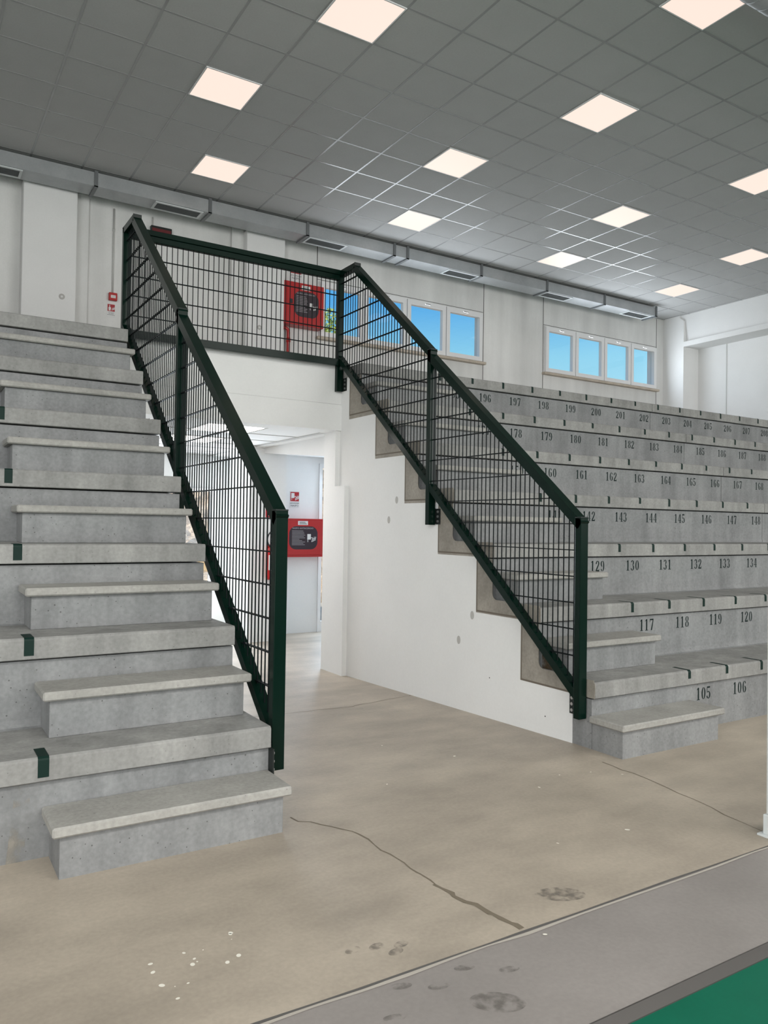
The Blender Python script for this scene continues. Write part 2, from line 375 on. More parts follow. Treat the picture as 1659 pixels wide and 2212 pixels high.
# ceiling: lay-in tiles on a visible bar grid
GX, GY = -0.8304, 2.1096
ceil = struct('ceiling', MB().box(-9.2, 11.3, -10.2, YB + 0.2, ZC + 0.006, ZC + 0.12), 'ceiling_tile')
b = MB()
x = GX - 0.6 * 13
while x < XE: 
    if x > -9: b.box(x - 0.0115, x + 0.0115, -10, YB, ZC + 0.004, ZC + 0.007)
    x += 0.6
y = GY - 0.6 * 20
while y < YB:
    if y > -10: b.box(-9, XE + 0.03, y - 0.0115, y + 0.0115, ZC + 0.0038, ZC + 0.0065)
    y += 0.6
b.build('ceiling_grid', 'grid_bar', ceil)

# ---------------------------------------------------------------- back room behind the portal
b = MB().box(0.43, 0.93, 5.70, 6.40, -0.25, 2.42)
struct('wall_room_left', b, 'white_plaster')
b = MB().box(0.93, 1.665, 6.22, 6.40, -0.25, 2.42).box(1.665, 3.2, 6.22, 6.40, 2.27, 2.42).box(2.65, 3.2, 6.22, 6.40, -0.25, 2.42)
struct('wall_room_rear', b, 'white_plaster')
b = MB().box(-4.5, -0.72, 7.50, 7.70, -0.25, 2.92).box(-0.72, 0.60, 7.50, 7.70, 1.925, 2.92).box(0.60, 0.93, 7.50, 7.70, -0.25, 2.92)
struct('wall_room_back', b, 'white_plaster')
struct('wall_room_right', MB().box(3.0, 3.2, 3.6, 6.3, -0.25, 2.9), 'white_plaster')
struct('wall_room_far_left', MB().box(-4.6, -4.4, 3.5, 7.6, -0.25, 2.9), 'white_plaster')
struct('wall_room_front', MB().box(-4.5, XL - 0.1, 3.5, 3.7, -0.25, 2.9).box(XR + 0.1, 3.1, 3.5, 3.72, -0.25, 2.9), 'white_plaster')
rc = struct('ceiling_room', MB().box(-4.5, 0.50, 3.72, 7.5, 2.402, 2.5).box(0.50, 3.2, 3.72, 7.5, 2.38, 2.5), 'white_plaster')
b = MB()
for i in range(-8, 3):
    b.box(-0.11 + i * 0.6 - 0.004, -0.11 + i * 0.6 + 0.004, 3.73, 7.4, 2.397, 2.403) if -0.11 + i * 0.6 < 0.5 else None
for i in range(7):
    b.box(-4.4, 0.50, 3.86 + i * 0.6 - 0.004, 3.86 + i * 0.6 + 0.004, 2.396, 2.403)
b.build('ceiling_grid', 'pipe_grey', rc)
struct('wall_room_soffit', MB().prism([(3.74, 2.14), (3.74, 2.38), (6.22, 2.38), (6.22, 2.36)], 0.62, 3.0, 'x'), 'white_plaster')
for x, y, lab in ((-0.45, 4.16, 'near'), (-0.45, 5.36, 'far')):
    t = thing('ceiling_light', (x, y, 2.402), 'square lit panel in the low ceiling beyond the passage, the %s one' % ('one nearer the opening' if lab == 'near' else 'one deeper inside'), 'ceiling light', 'lights of the room behind the passage')
    MB().box(x - 0.30, x + 0.30, y - 0.30, y + 0.30, 2.394, 2.401).build('frame', 'white_frame', t)
    MB().box(x - 0.285, x + 0.285, y - 0.285, y + 0.285, 2.390, 2.3945).build('diffuser', 'led_room', t)

# doors of the back room
b = MB()
for xa, xb, za, zb in ((1.667, 1.715, ZF, 2.268), (2.60, 2.648, ZF, 2.268), (1.715, 2.60, 2.21, 2.268), (1.715, 2.60, ZF, 0.06)): b.box(xa, xb, 6.20, 6.27, za, zb)
d1 = struct('door_1', b, 'white_frame', 'white framed glazed door beside the lower red hose cabinet', 'door')
MB().box(1.70, 2.61, 6.230, 6.238, 0.05, 2.22).build('door_glass', 'pane_glass', d1)
b = MB()
for xa, xb, za, zb in ((-0.715, -0.655, ZF, 1.92), (0.535, 0.595, ZF, 1.92), (-0.655, 0.535, 1.87, 1.92), (-0.655, 0.535, ZF, -0.02)): b.box(xa, xb, 7.47, 7.54, za, zb)
d2 = struct('door_2', b, 'white_frame', 'glazed outside door behind the left stair railing', 'door')
MB().box(-0.67, 0.55, 7.50, 7.508, -0.03, 1.88).build('door_glass', 'pane_glass', d2)

# windows
def window(name, x0, xs, label):
    w = tag(MB().box(xs[0] - 0.0, xs[-1] + 0.0, YB - 0.03, YB + 0.05, WZ[1] - 0.03, WZ[1]).box(xs[0], xs[-1], YB - 0.03, YB + 0.05, WZ[0], WZ[0] + 0.03)
            .box(xs[0], xs[0] + 0.03, YB - 0.03, YB + 0.05, WZ[0] + 0.03, WZ[1] - 0.03).box(xs[-1] - 0.03, xs[-1], YB - 0.03, YB + 0.05, WZ[0] + 0.03, WZ[1] - 0.03).build(name, 'white_frame'), label, 'window', None, 'structure')
    for a, c in zip(xs, xs[1:]):
        a0, c0 = a + 0.008, c - 0.008
        z0, z1 = WZ[0] + 0.012, WZ[1] - 0.012
        s = MB().box(a0, a0 + 0.075, YB - 0.055, YB + 0.02, z0, z1).box(c0 - 0.075, c0, YB - 0.055, YB + 0.02, z0, z1)
        s.box(a0 + 0.075, c0 - 0.075, YB - 0.055, YB + 0.02, z1 - 0.085, z1).box(a0 + 0.075, c0 - 0.075, YB - 0.055, YB + 0.02, z0, z0 + 0.075)
        so = s.build('sash', 'white_frame', w)
        MB().box(a0 + 0.06, c0 - 0.06, YB + 0.0, YB + 0.006, z0 + 0.06, z1 - 0.07).build('pane', 'pane_glass', so)
        m = (a0 + c0) / 2
        MB().cbox(m - 0.055, m + 0.055, YB - 0.085, YB - 0.066, z1 - 0.052, z1 - 0.030, 0.006).box(m - 0.012, m + 0.012, YB - 0.07, YB - 0.054, z1 - 0.058, z1 - 0.026).build('handle', 'bolt_steel', so)
    MB().cbox(xs[0] - 0.045, xs[-1] + 0.055, YB - 0.09, YB + 0.05, WZ[0] - 0.045, WZ[0] + 0.0, 0.006).build('window_sill', 'sill_stone', w)
window('window_1', 0, [2.285, 3.10, 3.945, 4.775, 5.605], 'row of four white framed panes partly behind the railings')
window('window_2', 0, [7.145, 7.945, 8.755, 9.55, 10.355], 'row of four white framed panes left of the far corner')

# ---------------------------------------------------------------- digits for the seat numbers
def ring(cx, cy, rx, ry, ts, tt, a0, a1, n=14):
    vs, fs = [], []
    for i in range(n + 1):
        t = math.radians(a0 + (a1 - a0) * i / n)
        vs += [(cx + rx * math.cos(t), cy + ry * math.sin(t)), (cx + (rx - ts) * math.cos(t), cy + (ry - tt) * math.sin(t))]
    fs = [(2 * i, 2 * i + 2, 2 * i + 3, 2 * i + 1) for i in range(n)]
    return vs, fs
def poly(*p): return list(p), [tuple(range(len(p)))]
def rect(x0, x1, y0, y1): return poly((x0, y0), (x1, y0), (x1, y1), (x0, y1))
G = {
 '0': [ring(.27, .5, .25, .5, .15, .06, -80, 80), ring(.27, .5, .25, .5, .15, .06, 100, 260)],
 '1': [rect(.19, .35, .05, 1), rect(.07, .47, 0, .05), poly((.04, .80), (.19, .86), (.19, 1.0), (.15, .93))],
 '2': [ring(.26, .72, .24, .28, .14, .06, 185, -5), poly((.50, .70), (.36, .70), (.03, .14), (.20, .14)), rect(.02, .50, .0, .13), rect(.44, .50, .13, .24)],
 '3': [ring(.24, .76, .22, .24, .14, .06, 165, -80), ring(.24, .27, .25, .27, .15, .06, 80, -165)],
 '4': [rect(.29, .44, .05, 1), rect(.22, .52, 0, .05), rect(.0, .28, .25, .31), rect(.45, .53, .25, .31), poly((.0, .31), (.07, .31), (.28, .86), (.28, 1.0))],
 '5': [rect(.06, .12, .5, .86), rect(.06, .46, .87, 1.0), ring(.24, .31, .26, .31, .15, .06, 125, -165)],
 '6': [ring(.27, .5, .25, .5, .15, .06, 100, 260), ring(.27, .29, .25, .29, .15, .05, -80, 80), ring(.27, .72, .22, .28, .10, .07, 80, 10)],
 '7': [rect(.02, .50, .88, 1), rect(.02, .08, .72, .88), poly((.50, .88), (.40, .88), (.16, .0), (.32, .0))],
 '8': [ring(.27, .75, .22, .25, .13, .05, -80, 80), ring(.27, .75, .22, .25, .13, .05, 100, 260), ring(.27, .27, .25, .27, .14, .06, -80, 80), ring(.27, .27, .25, .27, .14, .06, 100, 260)],
}
G['9'] = [([(.54 - x, 1 - y) for x, y in v], f) for v, f in G['6']]
def number_mb(txt, cx, cz, y, h=0.088):
    b = MB(); pitch = 0.66 * h; x = cx - pitch * len(txt) / 2 + 0.06 * h
    for ch in txt:
        for v, f in G[ch]:
            b.add([(x + p[0] * h, y, cz - h / 2 + p[1] * h) for p in v], f)
        x += pitch
    return b

# ---------------------------------------------------------------- bleacher tiers
ORD = ['lowest', 'second', 'third', 'fourth', 'fifth', 'sixth', 'topmost']
def end_face(k, t):
    """the cast end of an L unit: rounded inner corner and a darker ragged rim where plaster stops"""
    y0, yb, ya = (k - 1) * D, BK(k), (k - 1) * D + 0.537
    z0, z1, zt = k * H - 0.104, k * H, (k + 1) * H - 0.113
    r = 0.05; yi, zi = ya - 0.015, z1 + 0.012
    P = [(y0 + 0.004, z0), (yb, z0), (yb, zt), (yi, zt)]
    for a in range(0, 91, 15):
        q = math.radians(a); P.append((yi - r + r * math.cos(q), zi + r - r * math.sin(q)))
    P += [(y0 + 0.012, zi), (y0 + 0.012, z1), (y0, z1 - 0.012)]
    MB().prism(P, XR - 0.001, XR + 0.0028, 'x').build('end_face', 'end_concrete', t)
    w = 0.013; zb = max(z0, ZB(k))
    MB().prism([(y0 + 0.2, zb), (yb - 0.0, zb), (yb, zt), (yb - w, zt), (yb - w, zb + w), (y0 + 0.2, zb + w)], XR - 0.0018, XR - 0.0011, 'x').build('end_rim', 'rim_brown', t)
def tier(k, x0, x1, label, group, jointed=False):
    """precast L unit number k (0 = only the upstand behind the first step)"""
    t = thing('bleacher_tier', ((x0 + x1) / 2, (k - 1) * D, max(0, k * H - 0.104)), label, 'bleacher tier', group)
    y0 = (k - 1) * D
    if k >= 1:
        yb = BK(k) if k < 7 else 3.72
        b = MB(); z0, z1, c = k * H - 0.104, k * H, 0.010
        b.prism([(y0, z0 + 0.004), (y0 + 0.004, z0), (yb, z0), (yb, z1), (y0 + c, z1), (y0 + 0.002, z1 - c * 0.7), (y0, z1 - c * 1.4)], x0, x1, 'x')
        b.build('tread', 'seat_concrete', t)
        if k < 7 and abs(x0 - XR - 0.003) < 1e-6: end_face(k, t)
    if k <= 6:
        ya, yb = y0 + 0.537, (BK(k) if k else 0.196)
        za = k * H if k else -0.02
        if k: r_ = MB().prism([(ya, (k + 1) * H - 0.113), (yb, (k + 1) * H - 0.113), (yb, za), (ya - 0.03, za), (ya - 0.012, za + 0.006), (ya - 0.003, za + 0.02), (ya, za + 0.04)], x0, x1, 'x')
        else: r_ = MB().box(x0, x1, ya, yb, za, H - 0.113)
        r_.build('riser', 'riser_concrete', t)
    return t
# seat slab: front faces grey, worn tops slightly warm (the same cast concrete, dust lying on what faces up)
def seat_mat():
    m = concrete('seat_concrete', (0.220, 0.218, 0.210), (0.320, 0.316, 0.302), 2.4, 0.78, pores=0.4, streak=(12, 12, 1.2))
    return m
seat_mat()
NUM = {1: ('105', 105, 3), 2: ('117', 117, 5), 3: ('129', 129, 7), 4: ('141', 141, 9), 5: ('159', 159, 11), 6: ('177', 177, 13), 7: ('195', 195, 15)}
JX = 4.757
NZ = [0.244, 0.676, 1.105, 1.530, 1.956, 2.388, 2.820]
for k in range(0, 8):
    if k < 7:
        n0 = NUM[k + 1][1]; nn = NUM[k + 1][2]
    nm = ORD[k - 1] if k else ''
    if k == 0: la, lb = 'concrete base upstand of the right stand, numbered 105 and 106', 'continuation of the right stand base upstand behind the white column'
    elif k < 7: la, lb = '%s seat tier of the right stand, wall behind it numbered from %d' % (ORD[k - 1], n0), '%s seat tier of the right stand, farther length beyond the joint, wall behind from %d' % (ORD[k - 1], n0 + 8)
    if 1 <= k <= 3: lb = '%s seat tier of the right stand, farther length carrying on behind the white column' % ORD[k - 1]
    if k == 7: la, lb = 'topmost seat tier of the right stand, below the back windows', 'topmost seat tier of the right stand, farther length beyond the joint, by the far corner'
    A = tier(k, XR + 0.003, JX - 0.004, la, 'near lengths of the right stand tiers')
    B_ = tier(k, JX + 0.004, XE + 0.45, lb, 'far lengths of the right stand tiers')
    if k < 7:                                            # painted seat numbers on the upstand
        yy = k * D + 0.03 - 0.0012
        for i in range(nn):
            cx = 1.642 + 0.4285 * i
            if k + 1 >= 4 and cx > 10.3: continue
            number_mb(str(n0 + i), cx, NZ[k], yy).build('seat_number', 'stencil_paint', A if cx < JX else B_)
    if k >= 1:                                           # green tape marks between the seats
        cnt = {1: 3, 2: 5, 3: 7, 4: 9, 5: 11, 6: 13, 7: 15}[k]
        for i in range(cnt):
            cx = 1.444 + 0.4283 * i; y0 = (k - 1) * D; z1 = k * H; w = 0.015; c = 0.010; e = 0.0013
            rn = random.Random(k * 31 + i); dl = 0.068 + rn.uniform(-0.010, 0.008); bl = 0.15 + rn.uniform(-0.02, 0.02)
            prof = [(y0 - e, z1 - dl), (y0 - e, z1 - c * 1.4), (y0 + 0.002 - e, z1 - c * 0.7 + e), (y0 + c, z1 + e), (y0 + bl, z1 + e)]
            vs = [(cx - w, p[0], p[1]) for p in prof] + [(cx + w, p[0], p[1]) for p in prof]; n = len(prof)
            MB().add(vs, [(j, j + 1, n + j + 1, n + j) for j in range(n - 1)]).build('seat_divider_tape', 'tape_green', A if cx < JX else B_)
for k in range(0, 8):
    la = 'concrete base upstand of the left stand, behind its bottom step' if k == 0 else '%s seat tier of the left stand, counted from the floor' % ORD[k - 1]
    A = tier(k, -8.2, XL, la, 'tiers of the left stand')
    if k == 0: MB().prism([(-2.898, 0.0), (-2.832, 0.0), (-2.806, 0.323), (-2.866, 0.323)], 0.0285, 0.0295, 'y').build('mortar_smear', 'smear', A)
    if 1 <= k <= 5:
        cx, y0, z1, w, c, e = -2.765, (k - 1) * D, k * H, 0.022, 0.010, 0.0013
        prof = [(y0 - e, z1 - 0.085), (y0 - e, z1 - c * 1.4), (y0 + 0.002 - e, z1 - c * 0.7 + e), (y0 + c, z1 + e), (y0 + 0.14, z1 + e)]
        vs = [(cx - w, p[0], p[1]) for p in prof] + [(cx + w, p[0], p[1]) for p in prof]; n = len(prof)
        MB().add(vs, [(j, j + 1, n + j + 1, n + j) for j in range(n - 1)]).build('seat_divider_tape', 'tape_green', A)

# ---------------------------------------------------------------- stair half-steps
def step(k, x0, x1, inset0, inset1, label, group):
    y0, z1 = k * D - 0.256, k * H + 0.2151
    t = thing('stair_step', ((x0 + x1) / 2, y0 + 0.14, k * H), label, 'stair step', group)
    MB().cbox(x0, x1, y0, k * D + 0.029, z1 - 0.043, z1, 0.0075, 1).build('tread', 'tread_concrete', t)
    MB().cbox(x0 + inset0, x1 - inset1, y0 + 0.032, k * D + 0.029, k * H - (0.02 if k == 0 else 0), z1 - 0.0435, 0.004).build('riser_block', 'riser_concrete', t)
    return t
for k in range(7):
    xa = (-2.765, -2.735, -2.755, -2.745, -2.75, -2.75, -2.75)[k]
    step(k, xa, XL, 0.032, 0.032, '%s stone-grey half step of the left stair, counted from the floor' % ORD[k], 'half steps of the left stair')
    xb = (1.482, 1.462, 1.46, 1.465, 1.46, 1.46, 1.46)[k]
    st_ = step(k, 0.478 if k == 0 else 0.515, xb, 0.030, 0.03, '%s half step of the right stair beside its railing, counted from the floor' % ORD[k], 'half steps of the right stair')
    if k == 1:
        MB().prism([(0.36, 0.436), (0.53, 0.436), (0.53, 0.585), (0.44, 0.57), (0.40, 0.50)], 0.5440, 0.5446, 'x').build('damp_stain', 'damp_stain', st_)

# ---------------------------------------------------------------- railings
def z_low(y): return 0.325 + (y - 0.085) * (1.762 - 0.325) / (1.79 - 0.085)
def z_up(y): return 1.795 + (y - 1.82) * (3.095 - 1.795) / (3.40 - 1.82)
def railing(sx0, sx1, wall_x, label, side):
    """stair railing standing off the passage wall: posts at three points, panels of welded mesh between"""
    xc = (sx0 + sx1) / 2; wx = abs(sx1 - sx0)
    t = thing('stair_railing', (xc, 0.085, 0.19), label, 'railing')
    P = [(0.085, 0.19, 1.487), (1.79, 1.428, 2.895), (3.432, 2.77, 3.985)]
    for i, (y, z0, z1) in enumerate(P):
        p = MB().cbox(sx0, sx1, y - 0.025, y + 0.025, z0, z1, 0.003).build('post', 'green_paint', t)
        MB().cbox(sx0 - 0.001, sx1 + 0.001, y - 0.026, y + 0.026, z1 - 0.002, z1 + 0.006, 0.002).build('cap', 'cap_black', p)
        xa, xb = sorted((wall_x, wall_x + (-0.008 if side > 0 else 0.008)))
        pa, pb = ((0.105, 0.215), (1.705, 1.835), (3.345, 3.475))[i] if side > 0 else (y - 0.11, y + 0.03)
        fl = MB().box(xa, xb, pa, pb, z0 + 0.005, z0 + 0.135).build('wall_plate', 'cap_black', p)
        # short web joining post and plate
        xs = sorted((sx1 if side > 0 else sx0, xa if side > 0 else xb))
        if xs[1] - xs[0] > 0.002: MB().box(xs[0], xs[1], y - 0.02, y + 0.02, z0 + 0.01, z0 + 0.14).build('web', 'cap_black', p)
        for dy in (pa + 0.025 - y, pb - 0.025 - y):
            for dz in (0.03, 0.07, 0.11):
                xbolt = xa - 0.008 if side > 0 else xb
                MB().disc((xbolt, y + dy, z0 + dz), 0.011, 'x', 0.008, 10).build('bolt', 'bolt_steel', p)
    # top rails
    tl = MB().bar((xc, 0.07, 1.437), (xc, 1.80, 2.842), wx, 0.062).build('top_rail', 'green_paint', t)
    MB().bar((xc, 1.78, 2.862), (xc, 3.105, 3.945), wx, 0.062).build('top_rail', 'green_paint', t)
    tr_ = MB().cbox(sx0, sx1, 3.085, 3.44, 3.935, 3.992, 0.003).build('top_rail', 'green_paint', t)
    MB().box(sx0 - 0.001, sx1 + 0.001, 3.080, 3.086, 3.930, 3.994).build('cap', 'cap_black', tr_)
    # bottom rails: channel open to the top
    for (ya, yb, fz) in ((0.10, 1.775, z_low), (1.80, 3.42, z_up)):
        MB().bar((xc, ya, fz(ya)), (xc, yb, fz(yb)), wx * 0.92, 0.052).build('bottom_rail', 'green_paint', t)
    # welded mesh
    zt_low = lambda y: 1.437 + (y - 0.07) * (2.842 - 1.437) / 1.73 - 0.03
    zt_up = lambda y: min(2.862 + (y - 1.78) * (3.945 - 2.862) / 1.325 - 0.03, 3.94)
    for (ya, yb, fb, ft, zs) in ((0.118, 1.762, z_low, zt_low, 0.587), (1.828, 3.402, z_up, zt_up, 0.595)):
        b = MB(); y = ya + 0.028; w = 0.0029
        while y < yb:
            b.box(xc - w, xc + w, y - w, y + w, fb(y) + 0.0, ft(y)); y += 0.0484
        z = zs - 0.1722 * 3
        while z < 4.0:
            # stretch of this height that lies inside the panel
            ins = [ya + (yb - ya) * i / 200 for i in range(201) if fb(ya + (yb - ya) * i / 200) + 0.01 < z < ft(ya + (yb - ya) * i / 200)]
            if ins and ins[-1] - ins[0] > 0.03:
                for dx in (-0.0062, 0.0062): b.box(xc + dx - 0.0032, xc + dx + 0.0032, ins[0], ins[-1], z - 0.0032, z + 0.0032)
            z += 0.1722
        b.build('mesh_panel', 'wire_paint', t)
    return t
railing(0.422, 0.490, XR, 'dark green mesh stair railing on the right of the passage, climbing to the windows', 1)
railing(-1.705, -1.637, XL, 'dark green mesh stair railing on the left of the passage, climbing beside the left stair', -1)
# level guard rail over the passage
g = thing('guard_railing', (-0.6, 3.40, 3.0), 'level dark green mesh guard rail above the white lintel of the passage', 'railing')
xa, xb = -1.637, 0.422
MB().cbox(xa, xb, 3.365, 3.435, 3.945, 3.992, 0.003).build('top_rail', 'green_paint', g)
MB().cbox(xa, xb, 3.375, 3.425, 3.893, 3.943, 0.003).build('top_channel', 'green_paint', g)
MB().cbox(xa, xb, 3.375, 3.425, 3.022, 3.092, 0.003).build('bottom_rail', 'green_paint', g)
b = MB(); x = xa + 0.02
while x < xb:
    b.box(x - 0.0029, x + 0.0029, 3.397, 3.403, 3.08, 3.90); x += 0.0484
for z in (3.22, 3.394, 3.567, 3.740):
    for dy in (-0.006, 0.006): b.box(xa, xb, 3.40 + dy - 0.0032, 3.40 + dy + 0.0032, z - 0.0032, z + 0.0032)
b.build('mesh_panel', 'wire_paint', g)

# ---------------------------------------------------------------- ceiling lights
ROWS = {6: ('row nearest the ventilation duct', [1, 6, 11, 16]), 3: ('second row from the duct', [0, 5, 10, 15]), 0: ('third row from the duct', [1, 6, 11]), -3: ('fourth row from the duct', [5])}
OW = ['first', 'second', 'third', 'fourth']
for j, (rn, xs) in ROWS.items():
    for n_, i in enumerate(xs):
        x, y = GX + 0.6 * i + 0.3, GY + 0.6 * j + 0.3
        lab = 'square lit ceiling panel, %s from the left in the %s' % (OW[n_], rn) if j > -3 else 'square lit ceiling panel cut by the top edge next to the round duct'
        t = thing('ceiling_light', (x, y, ZC), lab, 'ceiling light', 'square ceiling light panels of the hall')
        b = MB()
        for q in ((-0.295, 0.295, -0.295, -0.283), (-0.295, 0.295, 0.283, 0.295), (-0.295, -0.283, -0.283, 0.283), (0.283, 0.295, -0.283, 0.283)):
            b.box(x + q[0], x + q[1], y + q[2], y + q[3], ZC - 0.006, ZC + 0.0055)
        b.build('frame', 'white_frame', t)
        MB().box(x - 0.283, x + 0.283, y - 0.283, y + 0.283, ZC - 0.002, ZC + 0.0055).build('diffuser', 'led', t)

# ---------------------------------------------------------------- ventilation ducts
t = thing('ventilation_duct', (3.6, 7.08, 5.735), 'long rectangular galvanised air duct hung under the ceiling along the back wall', 'air duct')
XD = [-8.9, -4.3, -1.262, 0.258, 1.765, 3.305, 3.56, 5.085, 6.612, 8.112, 9.605]
for a, c in zip(XD, XD[1:]): MB().box(a + 0.002, c - 0.002, 6.92, 7.25, 5.735, 5.912).build('duct_section', 'zinc', t)
for x in XD[1:]:
    MB().box(x - 0.022, x + 0.022, 6.905, 6.921, 5.72, 5.932).box(x - 0.022, x + 0.022, 6.905, 7.27, 5.715, 5.736).build('flange', 'flange_steel', t)
for xc in (-2.45, -0.155, 2.14, 4.74, 6.97, 9.17):
    gx0, gx1, gy0, gy1 = xc - 0.33, xc + 0.33, 6.945, 7.205
    f = MB().box(gx0, gx1, gy0, gy0 + 0.03, 5.722, 5.7345).box(gx0, gx1, gy1 - 0.03, gy1, 5.722, 5.7345).box(gx0, gx0 + 0.03, gy0 + 0.03, gy1 - 0.03, 5.722, 5.7345).box(gx1 - 0.03, gx1, gy0 + 0.03, gy1 - 0.03, 5.722, 5.7345).build('grille', 'white_metal', t)
    MB().box(gx0 + 0.03, gx1 - 0.03, gy0 + 0.03, gy1 - 0.03, 5.731, 5.7343).build('opening', 'slat_dark', f)
    s = MB()
    for i in range(7):
        y = gy0 + 0.045 + i * 0.028; s.box(gx0 + 0.03, gx1 - 0.03, y - 0.004, y + 0.004, 5.723, 5.731)
    s.build('slats', 'slat_grey', f)
t = thing('round_duct', (5.6, 0.0, 5.49), 'round spiral steel air duct crossing the top right corner', 'air duct')
b = MB(); pts = []; x = 0.6
MB().tube([(1.2, 0.0, 5.67), (XE, 0.0, 5.67)], 0.18, 32).build('pipe', 'zinc', t, True)
for i in range(60): b.add(*((lambda q: (q.v, q.f))(MB().tube([(1.3 + i * 0.15, 0, 5.67), (1.312 + i * 0.15, 0, 5.67)], 0.1825, 32))))
b.build('seams', 'zinc', t)

# ---------------------------------------------------------------- fire equipment
def rrect(x0, x1, z0, z1, r, n=8):
    P = []
    for cx, cz, a in ((x1 - r, z1 - r, 0), (x0 + r, z1 - r, 90), (x0 + r, z0 + r, 180), (x1 - r, z0 + r, 270)):
        for i in range(n + 1):
            q = math.radians(a + 90 * i / n); P.append((cx + r * math.cos(q), cz + r * math.sin(q)))
    return P
def flames(x, z, s, y):
    b = MB()
    for dx, dz, h in ((0, 0, 1.0), (0.32, 0.12, 1.05), (0.62, 0.28, 0.9)):
        P = [(x + (dx + a) * s, z + (dz + c * h) * s) for a, c in ((-.12, .05), (.02, .0), (.14, .12), (.10, .38), (.24, .62), (.16, .98), (.12, .72), (-.02, .5), (-.04, .25))]
        b.prism(P, y, y - 0.0006, 'y')
    return b
def reel_pictogram(x, z, s, y):
    return MB().add(flames(x + 0.62 * s, z + 0.05 * s, 0.62 * s, y).v, flames(0, 0, 1, 0).f).box(x, x + 0.46 * s, y - 0.0006, y, z + 0.35 * s, z + 1.0 * s).box(x + 0.05 * s, x + 0.11 * s, y - 0.0006, y, z + 0.05 * s, z + 0.35 * s).box(x + 0.46 * s, x + 0.68 * s, y - 0.0006, y, z + 0.52 * s, z + 0.60 * s)
def hose_cabinet(x0, x1, z0, z1, y, depth, label, handle=True):
    t = thing('hose_cabinet', ((x0 + x1) / 2, y, z0), label, 'fire hose cabinet')
    w, h = x1 - x0, z1 - z0; yf = y - depth
    MB().cbox(x0, x1, yf, y - 0.001, z0, z1, 0.006).build('body', 'red_paint', t)
    d = MB().cbox(x0 + 0.035, x1 - 0.035, yf - 0.012, yf + 0.001, z0 + 0.03, z1 - 0.03, 0.004).build('door', 'red_paint', t)
    yd = yf - 0.012
    pn = MB().prism(rrect(x0 + w * 0.23, x1 - w * 0.14, z0 + h * 0.20, z1 - h * 0.20, h * 0.19), yd - 0.001, yd, 'y').build('instruction_panel', 'panel_black', d)
    tx = text_mb('NASPO ANTINCENDIO', w * 0.045, x0 + w * 0.53, z1 - h * 0.27, yd - 0.0015)
    rn = random.Random(5)
    for i in range(11):
        zz = z1 - h * (0.32 + i * 0.036); a = x0 + w * 0.29
        tx.box(a, a + w * rn.uniform(0.16, 0.30), yd - 0.0018, yd - 0.001, zz - h * 0.0045, zz + h * 0.0045)
    tx.build('printed_lines', 'print_grey', d)
    reel_pictogram(x0 + w * 0.63, z0 + h * 0.38, w * 0.17, yd - 0.001).build('pictogram', 'sign_white', d)
    MB().box(x0 + w * 0.42, x0 + w * 0.64, yd - 0.001, yd, z1 - h * 0.165, z1 - h * 0.06).build('sticker', 'sign_white', d)
    lk = MB()
    for i in range(3): lk.box(x0 + w * 0.45, x0 + w * (0.58 + 0.02 * i), yd - 0.0016, yd - 0.001, z1 - h * (0.09 + 0.025 * i) - 0.003, z1 - h * (0.09 + 0.025 * i) + 0.003)
    lk.build('sticker_lines', 'print_dark', d)
    MB().cbox(x0 + w * 0.12, x0 + w * 0.19, yd - 0.02, yd, z0 + h * 0.48, z0 + h * 0.58, 0.006).build('latch', 'black_plastic', d)
    return t
